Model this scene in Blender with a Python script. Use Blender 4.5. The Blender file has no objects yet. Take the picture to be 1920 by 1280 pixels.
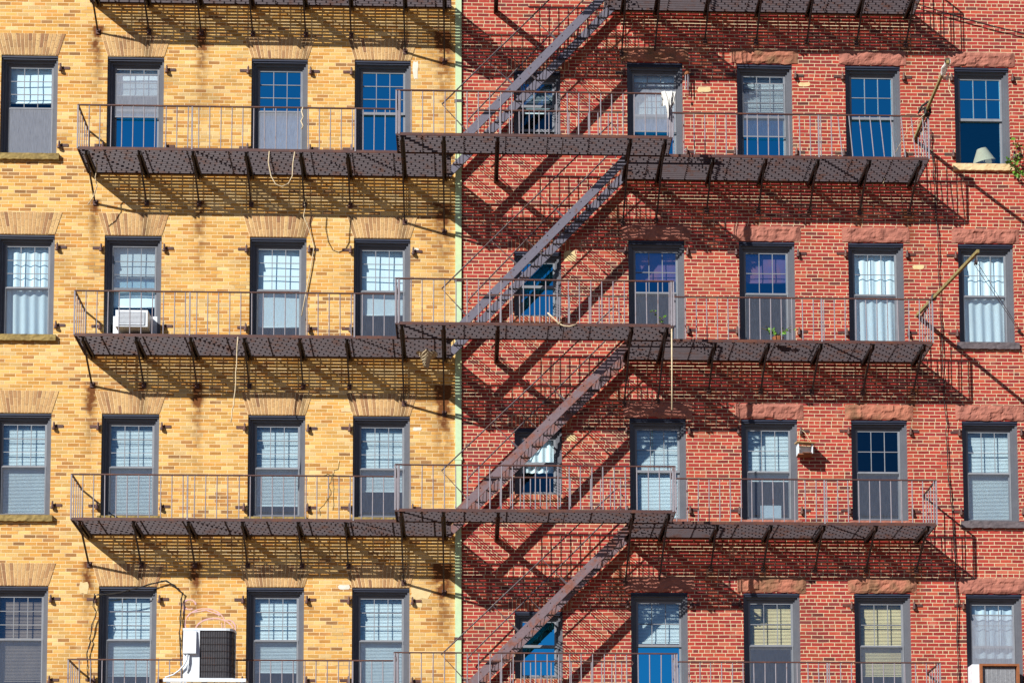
import bpy, math, random
from mathutils import Vector, Matrix, noise
random.seed(7)
S = bpy.context.scene
COL = S.collection

# ------------------------------------------------------------------ helpers
class MB:
    """collects faces; build() links them as ONE mesh object"""
    def __init__(s): s.v = []; s.f = []; s.t = []; s.sm = False
    def quad(s, *p, t=0.0):
        n = len(s.v); s.v += [tuple(q) for q in p]; s.f.append(tuple(range(n, n + len(p)))); s.t.append(t)
    def box(s, x0, y0, z0, x1, y1, z1, t=0.0):
        n = len(s.v)
        s.v += [(x0,y0,z0),(x1,y0,z0),(x1,y1,z0),(x0,y1,z0),(x0,y0,z1),(x1,y0,z1),(x1,y1,z1),(x0,y1,z1)]
        s.f += [tuple(n+i for i in q) for q in ((0,3,2,1),(4,5,6,7),(0,1,5,4),(1,2,6,5),(2,3,7,6),(3,0,4,7))]
        s.t += [t]*6
    def hexa(s, p, t=0.0):                      # eight corners, order as box
        n = len(s.v); s.v += [tuple(q) for q in p]
        s.f += [tuple(n+i for i in q) for q in ((0,3,2,1),(4,5,6,7),(0,1,5,4),(1,2,6,5),(2,3,7,6),(3,0,4,7))]
        s.t += [t]*6
    def bar(s, p, q, w, h, up=(0,0,1)):         # rectangular bar from p to q: w sideways, h along up
        p = Vector(p); q = Vector(q); d = (q-p).normalized(); up = Vector(up)
        a = d.cross(up)
        if a.length < 1e-4: a = d.cross(Vector((0,1,0)))
        a.normalize(); b = a.cross(d).normalized()
        a *= w/2; b *= h/2
        s.hexa([p-a-b, p+a-b, q+a-b, q-a-b, p-a+b, p+a+b, q+a+b, q-a+b])
    def tube(s, pts, r, n=6, closed=False, r1=None):
        pts = [Vector(p) for p in pts]; rings = []; m = len(pts)
        prev = None
        for i, p in enumerate(pts):
            d = (pts[min(i+1, m-1)] - pts[max(i-1, 0)])
            d = d.normalized() if d.length > 1e-9 else Vector((0,0,1))
            if prev is None:
                a = d.cross(Vector((0,0,1)))
                if a.length < .1: a = d.cross(Vector((0,1,0)))
            else: a = prev - d*prev.dot(d)
            a.normalize(); prev = a; b = d.cross(a)
            rr = r if r1 is None else r + (r1-r)*i/(m-1)
            k = len(s.v); rings.append(k)
            for j in range(n):
                an = 2*math.pi*j/n; s.v.append(tuple(p + a*math.cos(an)*rr + b*math.sin(an)*rr))
        for i in range(m-1):
            for j in range(n):
                s.f.append((rings[i]+j, rings[i]+(j+1)%n, rings[i+1]+(j+1)%n, rings[i+1]+j)); s.t.append(0.0)
        s.f.append(tuple(rings[0]+j for j in reversed(range(n)))); s.t.append(0.0)
        s.f.append(tuple(rings[-1]+j for j in range(n))); s.t.append(0.0)
    def lathe(s, prof, c, n=20, axis=Vector((0,0,1)), closed=True):
        ax = axis.normalized(); a = ax.cross(Vector((0,1,0)));
        if a.length < .1: a = ax.cross(Vector((1,0,0)))
        a.normalize(); b = ax.cross(a); c = Vector(c); k0 = len(s.v)
        for (r, z) in prof:
            for j in range(n):
                an = 2*math.pi*j/n; s.v.append(tuple(c + ax*z + (a*math.cos(an)+b*math.sin(an))*r))
        for i in range(len(prof)-1):
            for j in range(n):
                s.f.append((k0+i*n+j, k0+i*n+(j+1)%n, k0+(i+1)*n+(j+1)%n, k0+(i+1)*n+j)); s.t.append(0.0)
        if closed:
            s.f.append(tuple(k0+j for j in reversed(range(n)))); s.t.append(0.0)
            s.f.append(tuple(k0+(len(prof)-1)*n+j for j in range(n))); s.t.append(0.0)
    def grid(s, fn, nu, nv, t=0.0):
        k = len(s.v)
        for i in range(nu+1):
            for j in range(nv+1): s.v.append(tuple(fn(i/nu, j/nv)))
        for i in range(nu):
            for j in range(nv):
                s.f.append((k+i*(nv+1)+j, k+(i+1)*(nv+1)+j, k+(i+1)*(nv+1)+j+1, k+i*(nv+1)+j+1)); s.t.append(t)
    def mesh(s, name, mat, smooth=False):
        me = bpy.data.meshes.new(name); me.from_pydata(s.v, [], s.f); me.update()
        a = me.attributes.new('tint', 'FLOAT', 'FACE'); a.data.foreach_set('value', s.t)
        me.materials.append(mat)
        if smooth: me.polygons.foreach_set('use_smooth', [True]*len(me.polygons))
        return me
    def build(s, name, mat, parent=None, loc=(0,0,0), smooth=False):
        return put(name, s.mesh(name, mat, smooth), parent, loc)

def put(name, me, parent=None, loc=(0,0,0)):
    o = bpy.data.objects.new(name, me); COL.objects.link(o); o.location = loc
    if parent: o.parent = parent
    return o
def thing(name, label, cat, loc=(0,0,0), group=None):
    o = bpy.data.objects.new(name, None); COL.objects.link(o); o.location = loc; o.empty_display_size = .2
    o['label'] = label; o['category'] = cat
    if group: o['group'] = group
    return o
def tag(o, label, cat, group=None):
    o['label'] = label; o['category'] = cat
    if group: o['group'] = group
    return o
def structure(o): o['kind'] = 'structure'; return o

# ------------------------------------------------------------------ materials
def newmat(name):
    m = bpy.data.materials.new(name); m.use_nodes = True
    nt = m.node_tree; nt.nodes.clear()
    out = nt.nodes.new('ShaderNodeOutputMaterial')
    return m, nt, out
class NT:
    def __init__(s, nt): s.nt = nt
    def n(s, typ, **kw):
        x = s.nt.nodes.new(typ)
        for k, v in kw.items(): setattr(x, k, v)
        return x
    def link(s, a, b): s.nt.links.new(a, b)
    def m(s, op, a, b=None, c=None, clamp=False):
        x = s.n('ShaderNodeMath', operation=op); x.use_clamp = clamp
        for i, v in enumerate((a, b, c)):
            if v is None: continue
            if isinstance(v, (int, float)): x.inputs[i].default_value = v
            else: s.link(v, x.inputs[i])
        return x.outputs[0]
    def mix(s, fac, a, b, blend='MIX'):
        x = s.n('ShaderNodeMix', data_type='RGBA', blend_type=blend)
        for sock, v in ((x.inputs[0], fac), (x.inputs[6], a), (x.inputs[7], b)):
            if isinstance(v, (int, float)): sock.default_value = v
            elif isinstance(v, tuple): sock.default_value = (*v, 1) if len(v) == 3 else v
            else: s.link(v, sock)
        return x.outputs[2]
    def ramp(s, fac, stops, interp='LINEAR'):
        x = s.n('ShaderNodeValToRGB'); cr = x.color_ramp; cr.interpolation = interp
        while len(cr.elements) < len(stops): cr.elements.new(.5)
        for e, (p, c) in zip(cr.elements, stops):
            e.position = p; e.color = (*c, 1) if len(c) == 3 else c
        s.link(fac, x.inputs[0]); return x.outputs[0]
    def noise(s, vec, scale, detail=3, rough=.55):
        x = s.n('ShaderNodeTexNoise'); x.inputs['Scale'].default_value = scale
        x.inputs['Detail'].default_value = detail; x.inputs['Roughness'].default_value = rough
        if vec is not None: s.link(vec, x.inputs['Vector'])
        return x.outputs[0]
    def smooth(s, v, a, b):
        x = s.n('ShaderNodeMapRange', interpolation_type='SMOOTHSTEP'); x.inputs[1].default_value = a; x.inputs[2].default_value = b
        s.link(v, x.inputs[0]); return x.outputs[0]
    def principled(s, out, col, rough=.8, bump=None, bstr=.3, bdist=.01, metallic=0.0, spec=.3):
        b = s.n('ShaderNodeBsdfPrincipled'); b.inputs['Roughness'].default_value = rough
        b.inputs['Metallic'].default_value = metallic; b.inputs['Specular IOR Level'].default_value = spec
        if isinstance(col, tuple): b.inputs['Base Color'].default_value = (*col, 1)
        else: s.link(col, b.inputs['Base Color'])
        if bump is not None:
            k = s.n('ShaderNodeBump'); k.inputs['Strength'].default_value = bstr; k.inputs['Distance'].default_value = bdist
            s.link(bump, k.inputs['Height']); s.link(k.outputs[0], b.inputs['Normal'])
        s.link(b.outputs[0], out.inputs[0]); return b

def simple(name, col, col2=None, scale=8, rough=.7, bstr=.15, lo=.4, hi=.65, spec=.3, metallic=0.0, detail=4):
    m, nt, out = newmat(name); g = NT(nt)
    pos = g.n('ShaderNodeNewGeometry').outputs['Position']
    nz = g.noise(pos, scale, detail)
    c = g.mix(g.smooth(nz, lo, hi), col, col2 if col2 else tuple(x*.8 for x in col))
    fine = g.noise(pos, scale*7, 2)
    c = g.mix(.35, c, g.mix(fine, tuple(x*.6 for x in col), tuple(min(1, x*1.35) for x in col)))
    g.principled(out, c, rough, fine, bstr, .004, metallic, spec)
    return m

BW, BH = 0.213, 0.0678
def brick_wall(name, stops, mortar, headers, phase, stain_x, stain_top, stain_col, stain_pow, mortar_w, grime):
    m, nt, out = newmat(name); g = NT(nt)
    geo = g.n('ShaderNodeNewGeometry'); sep = g.n('ShaderNodeSeparateXYZ'); g.link(geo.outputs['Position'], sep.inputs[0])
    pos = geo.outputs['Position']
    wob = g.m('MULTIPLY', g.m('SUBTRACT', g.noise(pos, 3.0, 1), .5), .012)
    X = g.m('ADD', g.m('ADD', sep.outputs[0], sep.outputs[1]), 20.0)
    Z = g.m('ADD', g.m('ADD', sep.outputs[2], wob), phase)
    v = g.m('DIVIDE', Z, BH); row = g.m('FLOOR', v); fv = g.m('FRACT', v)
    par = g.m('MODULO', row, 2.0)
    jit = g.n('ShaderNodeTexWhiteNoise', noise_dimensions='1D'); g.link(row, jit.inputs['W'])
    if headers:
        h = g.m('LESS_THAN', g.m('MODULO', row, 7.0), .5)
        L = g.m('SUBTRACT', BW, g.m('MULTIPLY', h, BW*.5))
    else:
        h = 0.0; L = BW
    u = g.m('ADD', g.m('ADD', g.m('DIVIDE', X, L), g.m('MULTIPLY', par, .5)), g.m('MULTIPLY', jit.outputs['Value'], .16))
    cu = g.m('FLOOR', u); fu = g.m('FRACT', u)
    cmb = g.n('ShaderNodeCombineXYZ'); g.link(cu, cmb.inputs[0]); g.link(row, cmb.inputs[1])
    wn = g.n('ShaderNodeTexWhiteNoise', noise_dimensions='3D'); g.link(cmb.outputs[0], wn.inputs['Vector'])
    cl = g.noise(pos, .55, 3)
    rnd = g.m('ADD', wn.outputs['Value'], g.m('MULTIPLY', g.m('SUBTRACT', cl, .5), .7), clamp=True)
    col = g.ramp(rnd, stops)
    # each brick's own small shift in value plus grain inside it
    sepc = g.n('ShaderNodeSeparateColor'); g.link(wn.outputs['Color'], sepc.inputs[0])
    grain = g.noise(pos, 45, 3)
    val = g.m('ADD', g.m('ADD', .72, g.m('MULTIPLY', sepc.outputs[1], .34)), g.m('MULTIPLY', g.m('SUBTRACT', grain, .5), .55))
    col = g.mix(1.0, col, g.ramp(g.m('MULTIPLY', val, .5), [(0,(0,0,0)),(1,(2,2,2))]), 'MULTIPLY')
    du = g.m('MULTIPLY', g.m('MINIMUM', fu, g.m('SUBTRACT', 1.0, fu)), L)
    dv = g.m('MULTIPLY', g.m('MINIMUM', fv, g.m('SUBTRACT', 1.0, fv)), BH)
    d = g.m('ADD', g.m('MINIMUM', du, dv), g.m('MULTIPLY', g.m('SUBTRACT', g.noise(pos, 28, 2), .5), .006))
    mask = g.smooth(d, mortar_w*.75, mortar_w*1.35)                 # 0 in the joint, 1 on the brick
    mo = g.mix(g.noise(pos, 2.2, 3), mortar, tuple(x*.72 for x in mortar))
    # patches where the joints were raked or are dirty
    mo = g.mix(g.smooth(g.noise(pos, 1.1, 4), .58, .72), mo, tuple(x*.45 for x in mortar))
    col = g.mix(mask, mo, col)
    # soot and weathering, soft large clouds
    gr = g.m('MULTIPLY', g.smooth(g.noise(pos, .9, 5, .6), .5, .78), grime)
    col = g.mix(gr, col, (.085,.06,.045))
    pale = g.m('MULTIPLY', g.smooth(g.noise(pos, 1.7, 4), .6, .8), .25)
    col = g.mix(pale, col, mortar)
    # rust and soot runs below the feet of the fire escape brackets
    acc = None
    for x0, w, a in stain_x:
        e = g.m('POWER', 2.718, g.m('MULTIPLY', g.m('POWER', g.m('DIVIDE', g.m('SUBTRACT', g.m('ADD', sep.outputs[0], g.m('MULTIPLY', g.m('SUBTRACT', g.noise(pos, 4, 2), .5), .12)), x0), w), 2.0), -1.0))
        e = g.m('MULTIPLY', e, a); acc = e if acc is None else g.m('ADD', acc, e)
    zz = None
    for zt, a in stain_top:
        dz = g.m('SUBTRACT', zt, sep.outputs[2])
        q = g.m('MULTIPLY', g.m('MULTIPLY', g.m('GREATER_THAN', dz, -.06), g.m('POWER', 2.718, g.m('MULTIPLY', dz, -1.5))), a)
        zz = q if zz is None else g.m('MAXIMUM', zz, q)
    st = g.m('MULTIPLY', g.m('MULTIPLY', g.m('MULTIPLY', acc, zz), g.smooth(g.noise(pos, 6, 4), .25, .6)), stain_pow, clamp=True)
    col = g.mix(st, col, stain_col)
    bh = g.m('ADD', mask, g.m('MULTIPLY', grain, .5))
    g.principled(out, col, .9, bh, .55, .008, spec=.15)
    return m

def tint_brick(name, stops, stains=()):
    m, nt, out = newmat(name); g = NT(nt)
    at = g.n('ShaderNodeAttribute', attribute_name='tint'); pos = g.n('ShaderNodeNewGeometry').outputs['Position']
    c = g.ramp(at.outputs['Fac'], stops)
    gr = g.noise(pos, 40, 3)
    c = g.mix(g.m('MULTIPLY', g.smooth(gr, .45, .75), .4), c, (.1,.07,.05))
    c = g.mix(g.m('MULTIPLY', g.smooth(g.noise(pos, 2.0, 4), .5, .7), .35), c, (.16,.1,.06))
    sx = g.n('ShaderNodeSeparateXYZ'); g.link(pos, sx.inputs[0]); acc = None
    for x0 in stains:
        e = g.m('POWER', 2.718, g.m('MULTIPLY', g.m('POWER', g.m('DIVIDE', g.m('SUBTRACT', g.m('ADD', sx.outputs[0], g.m('MULTIPLY', g.m('SUBTRACT', g.noise(pos, 5, 2), .5), .08)), x0), .075), 2.0), -1.0))
        acc = e if acc is None else g.m('ADD', acc, e)
    if acc is not None: c = g.mix(g.m('MULTIPLY', acc, .62, clamp=True), c, (.085,.05,.03))
    g.principled(out, c, .9, gr, .3, .004, spec=.15)
    return m

def iron(name, paint, rust, lo, hi, scale=5, rough=.55):
    m, nt, out = newmat(name); g = NT(nt)
    pos = g.n('ShaderNodeNewGeometry').outputs['Position']
    a = g.smooth(g.noise(pos, scale, 5, .65), lo, hi)
    fine = g.noise(pos, 30, 3)
    c = g.mix(a, g.mix(fine, tuple(x*.75 for x in paint), tuple(x*1.25 for x in paint)), g.mix(fine, tuple(x*.5 for x in rust), tuple(x*1.5 for x in rust)))
    g.principled(out, c, rough, fine, .25, .003, spec=.35)
    return m

def glass(name, tint, fac, wave):
    m, nt, out = newmat(name); g = NT(nt)
    pos = g.n('ShaderNodeNewGeometry').outputs['Position']
    tr = g.n('ShaderNodeBsdfTransparent'); tr.inputs[0].default_value = (.85,.965,1,1)
    gl = g.n('ShaderNodeBsdfGlossy'); gl.inputs['Color'].default_value = (*tint, 1); gl.inputs['Roughness'].default_value = .015  # gloss colour carries the blue of the reflected sky
    bp = g.n('ShaderNodeBump'); bp.inputs['Strength'].default_value = wave; bp.inputs['Distance'].default_value = .05
    g.link(g.noise(pos, 1.6, 1), bp.inputs['Height']); g.link(bp.outputs[0], gl.inputs['Normal'])
    lw = g.n('ShaderNodeLayerWeight'); lw.inputs[0].default_value = .5
    k = g.m('ADD', fac, g.m('MULTIPLY', g.m('POWER', lw.outputs['Facing'], 4.0), .7), clamp=True)
    mx = g.n('ShaderNodeMixShader'); g.link(k, mx.inputs[0]); g.link(tr.outputs[0], mx.inputs[1]); g.link(gl.outputs[0], mx.inputs[2])
    g.link(mx.outputs[0], out.inputs[0]); return m

def screen_mat(name, col, open_):
    m, nt, out = newmat(name); g = NT(nt)
    pos = g.n('ShaderNodeNewGeometry').outputs['Position']
    mp = g.n('ShaderNodeMapping'); mp.inputs['Scale'].default_value = (90, 1, 6); g.link(pos, mp.inputs[0])
    streak = g.noise(mp.outputs[0], 1.0, 3)
    tr = g.n('ShaderNodeBsdfTransparent'); df = g.n('ShaderNodeBsdfDiffuse')
    g.link(g.mix(streak, tuple(x*.7 for x in col), tuple(x*1.3 for x in col)), df.inputs[0])
    mx = g.n('ShaderNodeMixShader'); g.link(g.m('ADD', 1-open_-.1, g.m('MULTIPLY', streak, .2)), mx.inputs[0])
    g.link(tr.outputs[0], mx.inputs[1]); g.link(df.outputs[0], mx.inputs[2]); g.link(mx.outputs[0], out.inputs[0]); return m

def cloth(name, col, col2=None, sx=14):
    m, nt, out = newmat(name); g = NT(nt)
    pos = g.n('ShaderNodeNewGeometry').outputs['Position']
    mp = g.n('ShaderNodeMapping'); mp.inputs['Scale'].default_value = (sx, 1, 1.5); g.link(pos, mp.inputs[0])
    c = g.mix(g.smooth(g.noise(mp.outputs[0], 1.0, 3), .35, .65), col, col2 if col2 else tuple(x*.82 for x in col))
    g.principled(out, c, .9, spec=.1); return m

YB = [(0, (0.33, 0.1724, 0.0704)), (0.04, (0.43, 0.2118, 0.0748)), (0.1, (0.53, 0.2512, 0.0686)), (0.22, (0.61, 0.3103, 0.0774)), (0.42, (0.67, 0.3743, 0.1038)), (0.68, (0.69, 0.4137, 0.1338)), (0.9, (0.72, 0.4728, 0.1804)), (1, (0.74, 0.5122, 0.2288))]
RB = [(0, (0.153, 0.0396, 0.0378)), (0.04, (0.216, 0.0378, 0.0378)), (0.13, (0.288, 0.0378, 0.0378)), (0.4, (0.3555, 0.0421, 0.037)), (0.7, (0.396, 0.0516, 0.0386)), (0.93, (0.432, 0.0731, 0.0437)), (1, (0.45, 0.1118, 0.0714))]
LV = [21.18, 17.91, 14.48, 11.15, 7.845]
FY = [-6.80,-5.86,-4.90,-3.95,-2.97,-2.13]
FR = [2.86,3.50,4.46,5.42,6.37,7.31,8.24]
M = {}
M['yellow'] = brick_wall('yellow_brick', YB, (.84,.64,.36), False, .02,
    [(FY[1]-.05,.09,1.2),(FY[2],.10,1.9),(FY[0]-.03,.10,1.8),(-1.15,.12,.9),(-.42,.15,2.6),(-.75,.25,.45),(FY[4]-.05,.08,.4)],
    [(LV[0]-.55,.9),(LV[1]-.6,.7),(LV[2]-.6,1.0),(LV[3]-.6,.9)], (.15,.055,.018), 1.1, .0052, .32)
M['red'] = brick_wall('red_brick', RB, (.68,.55,.36), True, .035,
    [(FR[0]-.1,.14,.7),(FR[5],.10,.8),(FR[6],.12,1.0),(4.45,.12,.7),(5.42,.1,.8)],
    [(LV[0]-.55,.8),(LV[1]-.6,.9),(LV[2]-.6,.8),(LV[3]-.6,.9)], (.13,.06,.02), 1.0, .0056, .25)
M['arch_yellow'] = tint_brick('arch_brick', [(0,(.29,.15,.08)),(.25,(.42,.24,.11)),(.55,(.52,.32,.145)),(1,(.60,.40,.18))], (FY[1]-.03,FY[4]-.02,FY[5]-.02,-1.16))
M['arch_red'] = tint_brick('soldier_brick', [(0,(.14,.055,.045)),(.4,(.34,.06,.04)),(1,(.44,.13,.07))])
M['mortar_y'] = simple('mortar', (.84,.64,.38), (.66,.48,.26), 9, .95)
M['mortar_r'] = simple('pale_mortar', (.78,.64,.42), (.62,.48,.27), 9, .95)
M['brownstone'] = simple('brownstone', (.37,.150,.112), (.25,.10,.078), 5, .95, .6, spec=.1)
M['brownstone_dark'] = simple('stained_brownstone', (.38,.15,.10), (.13,.095,.05), 3, .95, .6, spec=.1)
M['moss_sill'] = simple('mossy_sill', (.30,.22,.08), (.14,.10,.04), 9, .95, .5)
M['cream_sill'] = simple('cream_sill', (.70,.52,.30), (.56,.38,.2), 6, .9, .3)
M['slate_sill'] = simple('slate_sill', (.13,.11,.12), (.07,.06,.07), 12, .9, .4)
M['frame'] = simple('grey_frame_paint', (.115,.122,.145), (.095,.102,.125), 3, .5, .1)
M['frame_shade'] = simple('shaded_frame_paint', (.03,.036,.062), (.02,.026,.05), 4, .5, .1)  # lintel's shade on the window heads, put into a near-black navy
M['sash'] = simple('sash_paint', (.22,.235,.265), (.18,.195,.225), 4, .45, .1)
M['muntin'] = M['sash']
M['glass'] = glass('window_glass', (.14,.64,1.0), .15, .03)
M['glass_deep'] = glass('painted_sky_glass', (.07,.70,1.0), .97, .03)  # deep blue sky reflection painted in through gloss tint and strength
M['glass_lamp'] = glass('clear_lamp_window_glass', (.07,.70,1.0), .34, .03)
M['glass_mid'] = glass('half_painted_sky_glass', (.08,.58,1.0), .48, .03)  # same painted sky blue, weaker so the curtain shows through
M['screen'] = screen_mat('screen_mesh', (.17,.19,.24), .72)
M['screen_pale'] = screen_mat('pale_screen_mesh', (.32,.35,.42), .46)
M['shade'] = cloth('white_shade', (.90,.92,.93), (.84,.87,.90), 5)
M['blind'] = cloth('white_blind', (.90,.92,.93), (.84,.86,.88), 3)
M['cream'] = cloth('cream_blind', (.92,.70,.40), (.84,.62,.35), 3)
M['tan'] = cloth('tan_blind', (.36,.25,.20), (.28,.20,.17), 3)
M['curtain'] = cloth('white_curtain', (.72,.76,.80), (.60,.65,.72))
M['pink'] = cloth('pink_curtain', (.55,.22,.24), (.30,.20,.40), 3)
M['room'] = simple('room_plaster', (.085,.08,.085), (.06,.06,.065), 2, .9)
M['iron'] = iron('grey_iron_paint', (.082,.066,.076), (.085,.036,.026), .48, .7)
M['iron_pale'] = iron('pale_iron_paint', (.25,.235,.27), (.16,.08,.06), .58, .75)
M['iron_rust'] = iron('rusty_iron', (.075,.036,.034), (.12,.045,.028), .45, .65)
M['iron_dark'] = iron('dark_iron', (.040,.032,.034), (.085,.035,.022), .5, .7)
M['stair_a'] = iron('stair_paint', (.130,.124,.165), (.14,.06,.045), .58, .74, 6)
M['stair_b'] = iron('worn_stair_paint', (.165,.120,.138), (.20,.08,.06), .44, .64, 5)
M['pipe'] = simple('green_pipe_paint', (.47,.62,.40), (.54,.62,.31), 2.2, .6, .1, .45, .7)
M['white'] = simple('white_enamel', (.66,.72,.80), (.60,.66,.75), 3, .4, .05)
M['black'] = simple('black_rubber', (.02,.018,.018), None, 10, .6)
M['rope'] = simple('pale_rope', (.62,.52,.36), (.45,.36,.22), 30, .95, .4)
M['rag'] = cloth('white_rag', (.78,.77,.74), (.6,.6,.58), 9)
M['pole'] = simple('weathered_wood', (.27,.22,.09), (.17,.13,.06), 12, .85, .4)
M['wood'] = simple('tan_wood', (.42,.27,.12), (.3,.17,.08), 14, .8, .3)
M['wood_brown'] = simple('brown_wood', (.28,.10,.04), (.18,.07,.03), 14, .7, .3)
M['leaf'] = simple('leaf', (.13,.30,.03), (.05,.14,.02), 30, .5, .1)
M['stem'] = simple('stem', (.16,.12,.05), None, 20, .8)
M['coil'] = simple('coil_fins', (.055,.055,.065), (.03,.03,.04), 20, .5)
M['grille'] = simple('grille_metal', (.42,.44,.48), (.3,.32,.36), 20, .5)
M['lamp'] = simple('lamp_fabric', (.90,.72,.50), (.86,.66,.44), 4, .9)
M['graffiti'] = simple('lilac_paint', (.60,.38,.42), (.66,.40,.22), 9, .8, .1, .38, .6)
M['street'] = simple('street_asphalt', (.20,.125,.075), (.17,.105,.065), .3, .9)

# ------------------------------------------------------------------ ground
g = MB(); g.quad((-400,-400,0),(400,-400,0),(400,400,0),(-400,400,0))
structure(g.build('street', M['street']))

# ------------------------------------------------------------------ windows
W, H = 1.04, 1.90
def frame_mesh(w, h):
    """box frame stepping inwards: liner, stop, blind stop"""
    b = MB(); a = w/2
    for t0, t1, y in ((0,.040,.045), (.040,.078,.085), (.078,.106,.125)):
        b.box(-a+t0,y,0, -a+t1,.25,h); b.box(a-t1,y,0, a-t0,.25,h)
        b.box(-a+t1,y+.001,h-(t1+.03), a-t1,.25,h-(t0+.03 if t0 else 0))
    b.box(-a+.106,.06,0, a-.106,.27,.05)
    return b
def head_mesh(w, h):
    b = MB(); a = w/2
    b.box(-a+.002,.012,h-.040, a-.002,.0485,h-.003); b.box(-a+.012,.030,h-.068, a-.012,.0485,h-.041)
    return b
def sash_mesh(w, z0, z1, y0, y1, nx, nz):
    b = MB(); a = w/2-.108; s = .038
    b.box(-a,y0,z0, -a+s,y1,z1); b.box(a-s,y0,z0, a,y1,z1)
    b.box(-a+s,y0+.001,z0, a-s,y1-.001,z0+.048); b.box(-a+s,y0+.001,z1-.042, a-s,y1-.001,z1)
    x0, x1, q0, q1 = -a+s, a-s, z0+.048, z1-.042; ym = (y0+y1)/2
    for i in range(1, nx): 
        x = x0+(x1-x0)*i/nx; b.box(x-.007,ym-.012,q0, x+.007,ym-.004,q1)
    for j in range(1, nz):
        z = q0+(q1-q0)*j/nz; b.box(x0,ym-.0115,z-.007, x1,ym-.0045,z+.007)
    return b
def pane_mesh(w, z0, z1, y):
    b = MB(); a = w/2-.146; b.quad((-a,y,z0+.048),(a,y,z0+.048),(a,y,z1-.042),(-a,y,z1-.042)); return b
MESH = {}
def shared(key, fn):
    if key not in MESH: MESH[key] = fn()
    return MESH[key]
MID = .925
def blind_mesh(kind, w, h, drop, mat, seed):
    b = MB(); a = w/2-.06; top = h-.09; z0 = top-(h-.14)*drop; y = .238
    r = random.Random(seed)
    if kind == 'roller':
        b.grid(lambda u, v: (-a+2*a*u, y+.006*math.sin(u*5+seed)+.004*math.sin(v*9), z0+(top-z0)*v), 8, 8)
        b.box(-a,y-.012,z0-.02, a,y+.012,z0)
    elif kind == 'venetian':
        z = top; p = .026
        while z > z0:
            e = r.uniform(-.0015,.0015); b.quad((-a,y-.009,z-.0125),(a,y-.009,z-.0125+e),(a,y+.009,z+.0125+e),(-a,y+.009,z+.0125)); z -= p
        b.box(-a,y-.014,z0-.03, a,y+.014,z0-.008); b.box(-a,y-.02,top+.01, a,y+.02,top+.04)
    elif kind == 'curtain':
        ph = r.random()*6
        b.grid(lambda u, v: (-a+2*a*u, y+.022*math.sin(u*34+ph+.5*math.sin(v*3))*(.4+.6*(1-v)), z0+(top-z0)*v), 60, 6)
    return b.mesh('blind', mat, kind != 'venetian')
def add_window(root, off, xc, zb, kind='big', nz=3, blind=None, screen=None, lower='shut', seed=0, tone=None):
    w, h = (W, H) if kind == 'big' else (.87, 1.24)
    mid = MID if kind == 'big' else .60
    win = put('window', shared(('fr',kind), lambda: frame_mesh(w,h).mesh('window', M['frame'])), root, (xc-off[0], 0-off[1], zb-off[2]))
    put('window_head', shared(('hd',kind), lambda: head_mesh(w,h).mesh('window_head', M['frame_shade'])), win)
    nx = 3 if kind == 'big' else 1; nzz = nz if kind == 'big' else 1
    t1 = h-.135
    put('upper_sash', shared(('us',kind,nzz), lambda: sash_mesh(w, mid, t1, .148, .178, nx, nzz).mesh('upper_sash', M['sash'])), win)
    gm = {'deep':'glass_deep','lamp':'glass_deep','mid':'glass_mid'}.get(tone, 'glass')
    put('pane', shared(('up',kind,gm), lambda: pane_mesh(w, mid, t1, .165).mesh('pane', M[gm])), win)
    lift = {'shut':0, 'open':.24, 'ajar':.10}[lower]
    put('lower_sash', shared(('ls',kind), lambda: sash_mesh(w, .05, mid+.04, .181, .211, 1, 1).mesh('lower_sash', M['sash'])), win, (0,0,lift))
    gl = 'glass_deep' if tone in ('deep','low') else 'glass_lamp' if tone == 'lamp' else 'glass'
    put('pane', shared(('lp',kind,gl), lambda: pane_mesh(w, .05, mid+.04, .197).mesh('pane', M[gl])), win, (0,0,lift))
    if screen:
        mt, z0, z1 = screen
        def mk():
            b = MB(); a = w/2-.112; y = .136
            b.quad((-a+.02,y,z0+.02),(a-.02,y,z0+.02),(a-.02,y,z1-.02),(-a+.02,y,z1-.02)); return b.mesh('insect_screen', M[mt])
        sc = put('insect_screen', mk(), win)
        f = MB(); a = w/2-.112; y0, y1 = .130, .142
        f.box(-a,y0,z0, -a+.022,y1,z1); f.box(a-.022,y0,z0, a,y1,z1); f.box(-a+.022,y0+.0005,z0, a-.022,y1,z0+.022); f.box(-a+.022,y0+.0005,z1-.022, a-.022,y1,z1)
        f.build('screen_frame', M['sash'], win)
    if blind:
        k, mt, drop = blind
        put('curtain' if k == 'curtain' else 'blind', blind_mesh(k, w, h, drop, M[mt], seed), win)
    return win

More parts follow.
